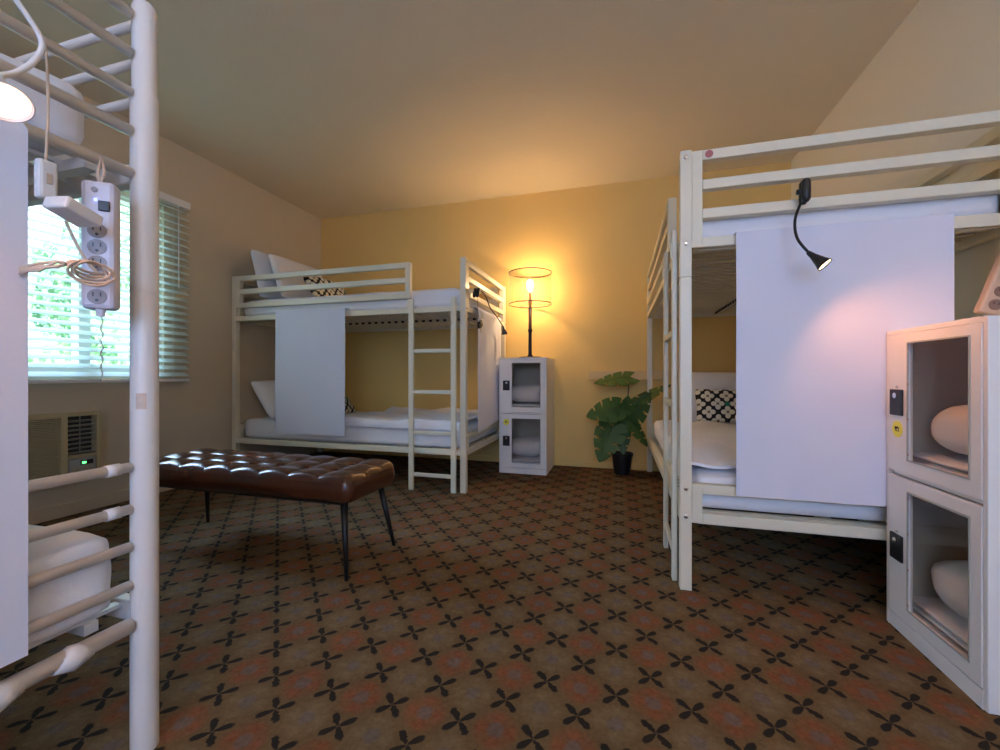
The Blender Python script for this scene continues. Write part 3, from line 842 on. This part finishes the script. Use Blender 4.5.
for i in range(1, NC):
    for j in range(1, NR):
        x = (i/NC-.5)*2*bw; y = (j/NR-.5)*2*bd
        kk = MB(); kk.lathe([(.0005, -.006), (.009, -.006), (.0085, .001), (.005, .004), (.0005, .005)], x, y, 14, Matrix.Translation((0, 0, z1-.022)))
        kk.build('button', LEA, seat, smooth=True)
MB().box(-bw+.05, bw-.05, -bd+.03, bd-.03, z0-.012, z0+.004).build('frame', BLKM, bn)
for sx in (-1, 1):
    for sy in (-1, 1):
        lx, ly = sx*(bw-.055) + (.02 if sx < 0 else 0), sy*(bd-.05)
        MB().tube([(lx, ly, z0-.008), (lx+sx*.045, ly+sy*.045, 0.001)], [.0155, .008], 14).build('leg', BLKM, bn, smooth=True)

# ------------------------------------------------------------------ monstera
pl = thing('potted_plant', 'potted split-leaf plant in a black pot by the yellow wall', 'plant', (.015, 3.60, 0))
MB().lathe([(.001, 0), (.062, 0), (.064, .004), (.082, .150), (.088, .152), (.089, .172), (.082, .173), (.079, .150), (.001, .149)], n=32).build('pot', BLK, pl)
MB().lathe([(.001, .148), (.076, .148), (.04, .158), (.001, .160)], n=24).build('soil', SOIL, pl, smooth=True)
def leaf(base, tip, L, W, nrm, seed, cup=.12):
    """monstera blade from petiole end 'base' toward 'tip'; nrm = face direction"""
    b = Vector(base); d = (Vector(tip)-b).normalized(); n = Vector(nrm); n = (n-d*n.dot(d)).normalized(); s = d.cross(n)
    rnd = random.Random(seed)
    k = MB(); NL = 4
    def wid(t):  # half width along midrib
        return W/2*(math.sin(PI*min(1, (t*.93+.07))**.62))**.75 if t < .995 else .0
    def P(t, f, lift=0):
        a = f*wid(t)
        droop = -cup*L*(t**1.6) - .35*cup*abs(a)/W*L
        back = .20*L*abs(f)*(1-t)**2            # heart lobes behind the base
        fwd = .16*L*abs(f)**1.5*t
        return b + d*(t*L - back*1.2 + fwd*.5) + s*a + n*(droop+lift)
    for sg in (-1, 1):
        V = {}
        n_t = NL*10
        for q in range(n_t):
            t0, t1 = q/n_t, (q+1)/n_t
            ph0 = (t0*NL) % 1; lobe_i = int(t0*NL+1e-6)
            for j in range(5):
                f0, f1 = j/5, (j+1)/5
                # notch: gap near lobe borders in outer part
                gapw = .20 if .12 < t0 < .90 else 0
                if f0 >= (.35 if ph0 > .88 else .55) and ph0 > 1-gapw-1e-6 and gapw: continue
                k.poly([P(t0, sg*f0), P(t0, sg*f1), P(t1, sg*f1), P(t1, sg*f0)])
    bmesh.ops.remove_doubles(k.bm, verts=k.bm.verts, dist=1e-5)
    o = k.build('leaf', LEG, pl, smooth=True, solid=.0025)
    mid = [P(q/8, 0, .002) for q in range(9)]
    MB().tube(mid, [.003-.0025*q/8 for q in range(9)], 6).build('midrib', STEM, o, smooth=True)
    return o
def petiole(end, x0=0, y0=0, bow=.03):
    e = Vector(end); p0 = Vector((x0, y0, .15)); m1 = p0*.5+e*.5+Vector((-(e.x)*bow*3, 0, .04))
    pts = [p0]+[(p0*(1-u)**2 + m1*2*u*(1-u) + e*u*u) for u in [i/8 for i in range(1, 9)]]
    MB().tube(pts, .0048, 8).build('stem', STEM, pl, smooth=True)
# (blade base, tip, length, width, normal) in plant coordinates; plant x right, z up, camera towards -y
LV = [((.06, -.02, .80), (-.175, -.08, .775), .27, .22, (0, -.50, .85)),
      ((.09, -.03, .59), (.34, -.10, .75), .30, .16, (-.35, -.50, .75)),
      ((-.03, -.05, .55), (-.26, -.12, .49), .25, .22, (-.10, -.90, .45)),
      ((.02, -.05, .54), (-.17, -.12, .42), .24, .15, (-.1, -.75, .65)),
      ((-.07, -.08, .40), (-.17, -.17, .15), .29, .26, (-.2, -.93, .30)),
      ((.07, -.04, .43), (.215, -.09, .66), .27, .17, (.3, -.90, .20)),
      ((.06, -.05, .44), (.19, -.16, .28), .23, .13, (.3, -.60, .75)),
      ((.02, -.03, .42), (.04, -.10, .63), .22, .17, (-.2, -.85, .3)),
      ((.0, -.04, .40), (.01, -.14, .19), .22, .14, (.1, -.9, .35)),
      ((-.02, .0, .44), (-.10, .03, .58), .18, .14, (-.3, -.7, .5))]
for i, (b, tp, L, W, n) in enumerate(LV):
    leaf(b, tp, L, W, n, i, .10); petiole(b, .018*math.cos(i*2.1), .018*math.sin(i*2.1))

# pink sticker on right bunk end guard
rb = [o for o in bpy.data.objects if o.name == 'bunk_bed.001'][0]
st = MB().lathe([(.0005, 0), (.014, 0), (.014, .0008), (.0005, .0008)], n=24,
   M=Matrix.Translation((1.025, -.525+.10, 1.640)) @ Matrix.Rotation(PI/2, 4, 'Y')).build('sticker', PINK, rb)
st['label'] = 'round pink sticker'

# ------------------------------------------------------------------ light
fl = thing('added_uplighter', 'dark standing uplighter with an open metal bowl, added unseen for soft fill', 'lamp', (.45, -1.15, 0))  # added out of view, soft warm fill bounced off the ceiling
MB().lathe([(.001, 0), (.13, 0), (.13, .012), (.02, .02), (.001, .02)], n=36).build('base', BRZ, fl)
MB().lathe([(.001, .018), (.012, .018), (.012, 1.66), (.001, 1.66)], n=16).build('pole', BRZ, fl)
MB().lathe([(.012, 1.64), (.05, 1.65), (.12, 1.70), (.16, 1.76), (.155, 1.762), (.115, 1.708), (.045, 1.66), (.012, 1.655)], n=40).build('bowl', BRZ, fl, smooth=True)
MB().lathe([(.001, 1.655), (.015, 1.656), (.028, 1.69), (.020, 1.715), (.001, 1.722)], n=20).build('bulb', BULB, fl, smooth=True)
ld = bpy.data.lights.new('added_uplighter_light', 'POINT'); ld.energy = 84; ld.color = (1, .67, .36); ld.shadow_soft_size = .025
lo = bpy.data.objects.new('added_uplighter_light', ld); COL.objects.link(lo); lo.location = (.45, -1.15, 1.695)
w = bpy.data.worlds.new('World'); C.world = w; w.use_nodes = True
bg = w.node_tree.nodes['Background']; bg.inputs[0].default_value = (.62, .80, 1.0, 1); bg.inputs[1].default_value = 3.2
sun = bpy.data.lights.new('sun', 'SUN'); sun.energy = 9; sun.angle = R(1); sun.color = (1, .95, .85)
so = bpy.data.objects.new('sun', sun); COL.objects.link(so)
so.rotation_euler = Vector((.72, .10, .80)).to_track_quat('Z', 'Y').to_euler()
def area(name, loc, direction, sx, sy, e, col, portal=False):
    l = bpy.data.lights.new(name, 'AREA'); l.shape = 'RECTANGLE'; l.size = sx; l.size_y = sy; l.energy = e; l.color = col
    o = bpy.data.objects.new(name, l); COL.objects.link(o); o.location = loc
    o.rotation_euler = (-Vector(direction)).to_track_quat('Z', 'Y').to_euler()
    if portal: l.cycles.is_portal = True
    return o
area('window_portal', (XL-.16, (WY0+WY1)/2, (WZ0+WZ1)/2), (1, 0, 0), WZ1-WZ0, WY1-WY0, 1, (1, 1, 1), True)
area('added_front_fill', ((FX0+FX1)/2, YF-.25, 1.5), (0, 1, 0), FX1-FX0+.4, 1.6, 33, (.16, .34, 1.0))  # blue fill added behind the camera, no such source is known
area('sky_daylight', (-5.3, 1.73, 3.5), (2.2, 0, -2.1), 1.6, 2.0, 280, (.45, .64, 1.0))

GROUPS = {'pillow': 'white pillows on the bunk beds', 'cushion': 'patterned cushions on the bunk beds', 'mattress': 'white mattresses on the bunk decks',
          'privacy_cloth': 'privacy cloths hanging on the bunk beds', 'duvet': 'white duvets on the lower bunks', 'locker': 'white two door lockers',
          'folded_sheet': 'folded sheets in the lockers', 'rolled_pillow': 'pillows stuffed in the lockers', 'bunk_bed': 'white metal bunk beds',
          'clip_lamp': 'gooseneck clip lamps on the bunk beds', 'power_strip': 'power strips hung on the bunk beds', 'garden_bush': 'green bushes outside the window'}
for o in bpy.data.objects:
    if o.parent is None and 'label' in o and o.name.split('.')[0] in GROUPS:
        o['group'] = GROUPS[o.name.split('.')[0]]
cd = bpy.data.cameras.new('camera'); cam = bpy.data.objects.new('camera', cd); COL.objects.link(cam)
cam.location = (0, 0, .815); cam.rotation_euler = (R(90), 0, R(16.05)); cd.sensor_width = 36; cd.lens = 15.03; cd.clip_start = .02
C.camera = cam
C.view_settings.view_transform = 'Standard'; C.view_settings.look = 'None'; C.view_settings.gamma = 1
C.view_settings.use_curve_mapping = False; C.view_settings.exposure = 0.8
C.cycles.use_denoising = True; C.cycles.max_bounces = 10; C.cycles.diffuse_bounces = 6; C.cycles.transparent_max_bounces = 16
C.cycles.sample_clamp_indirect = 6
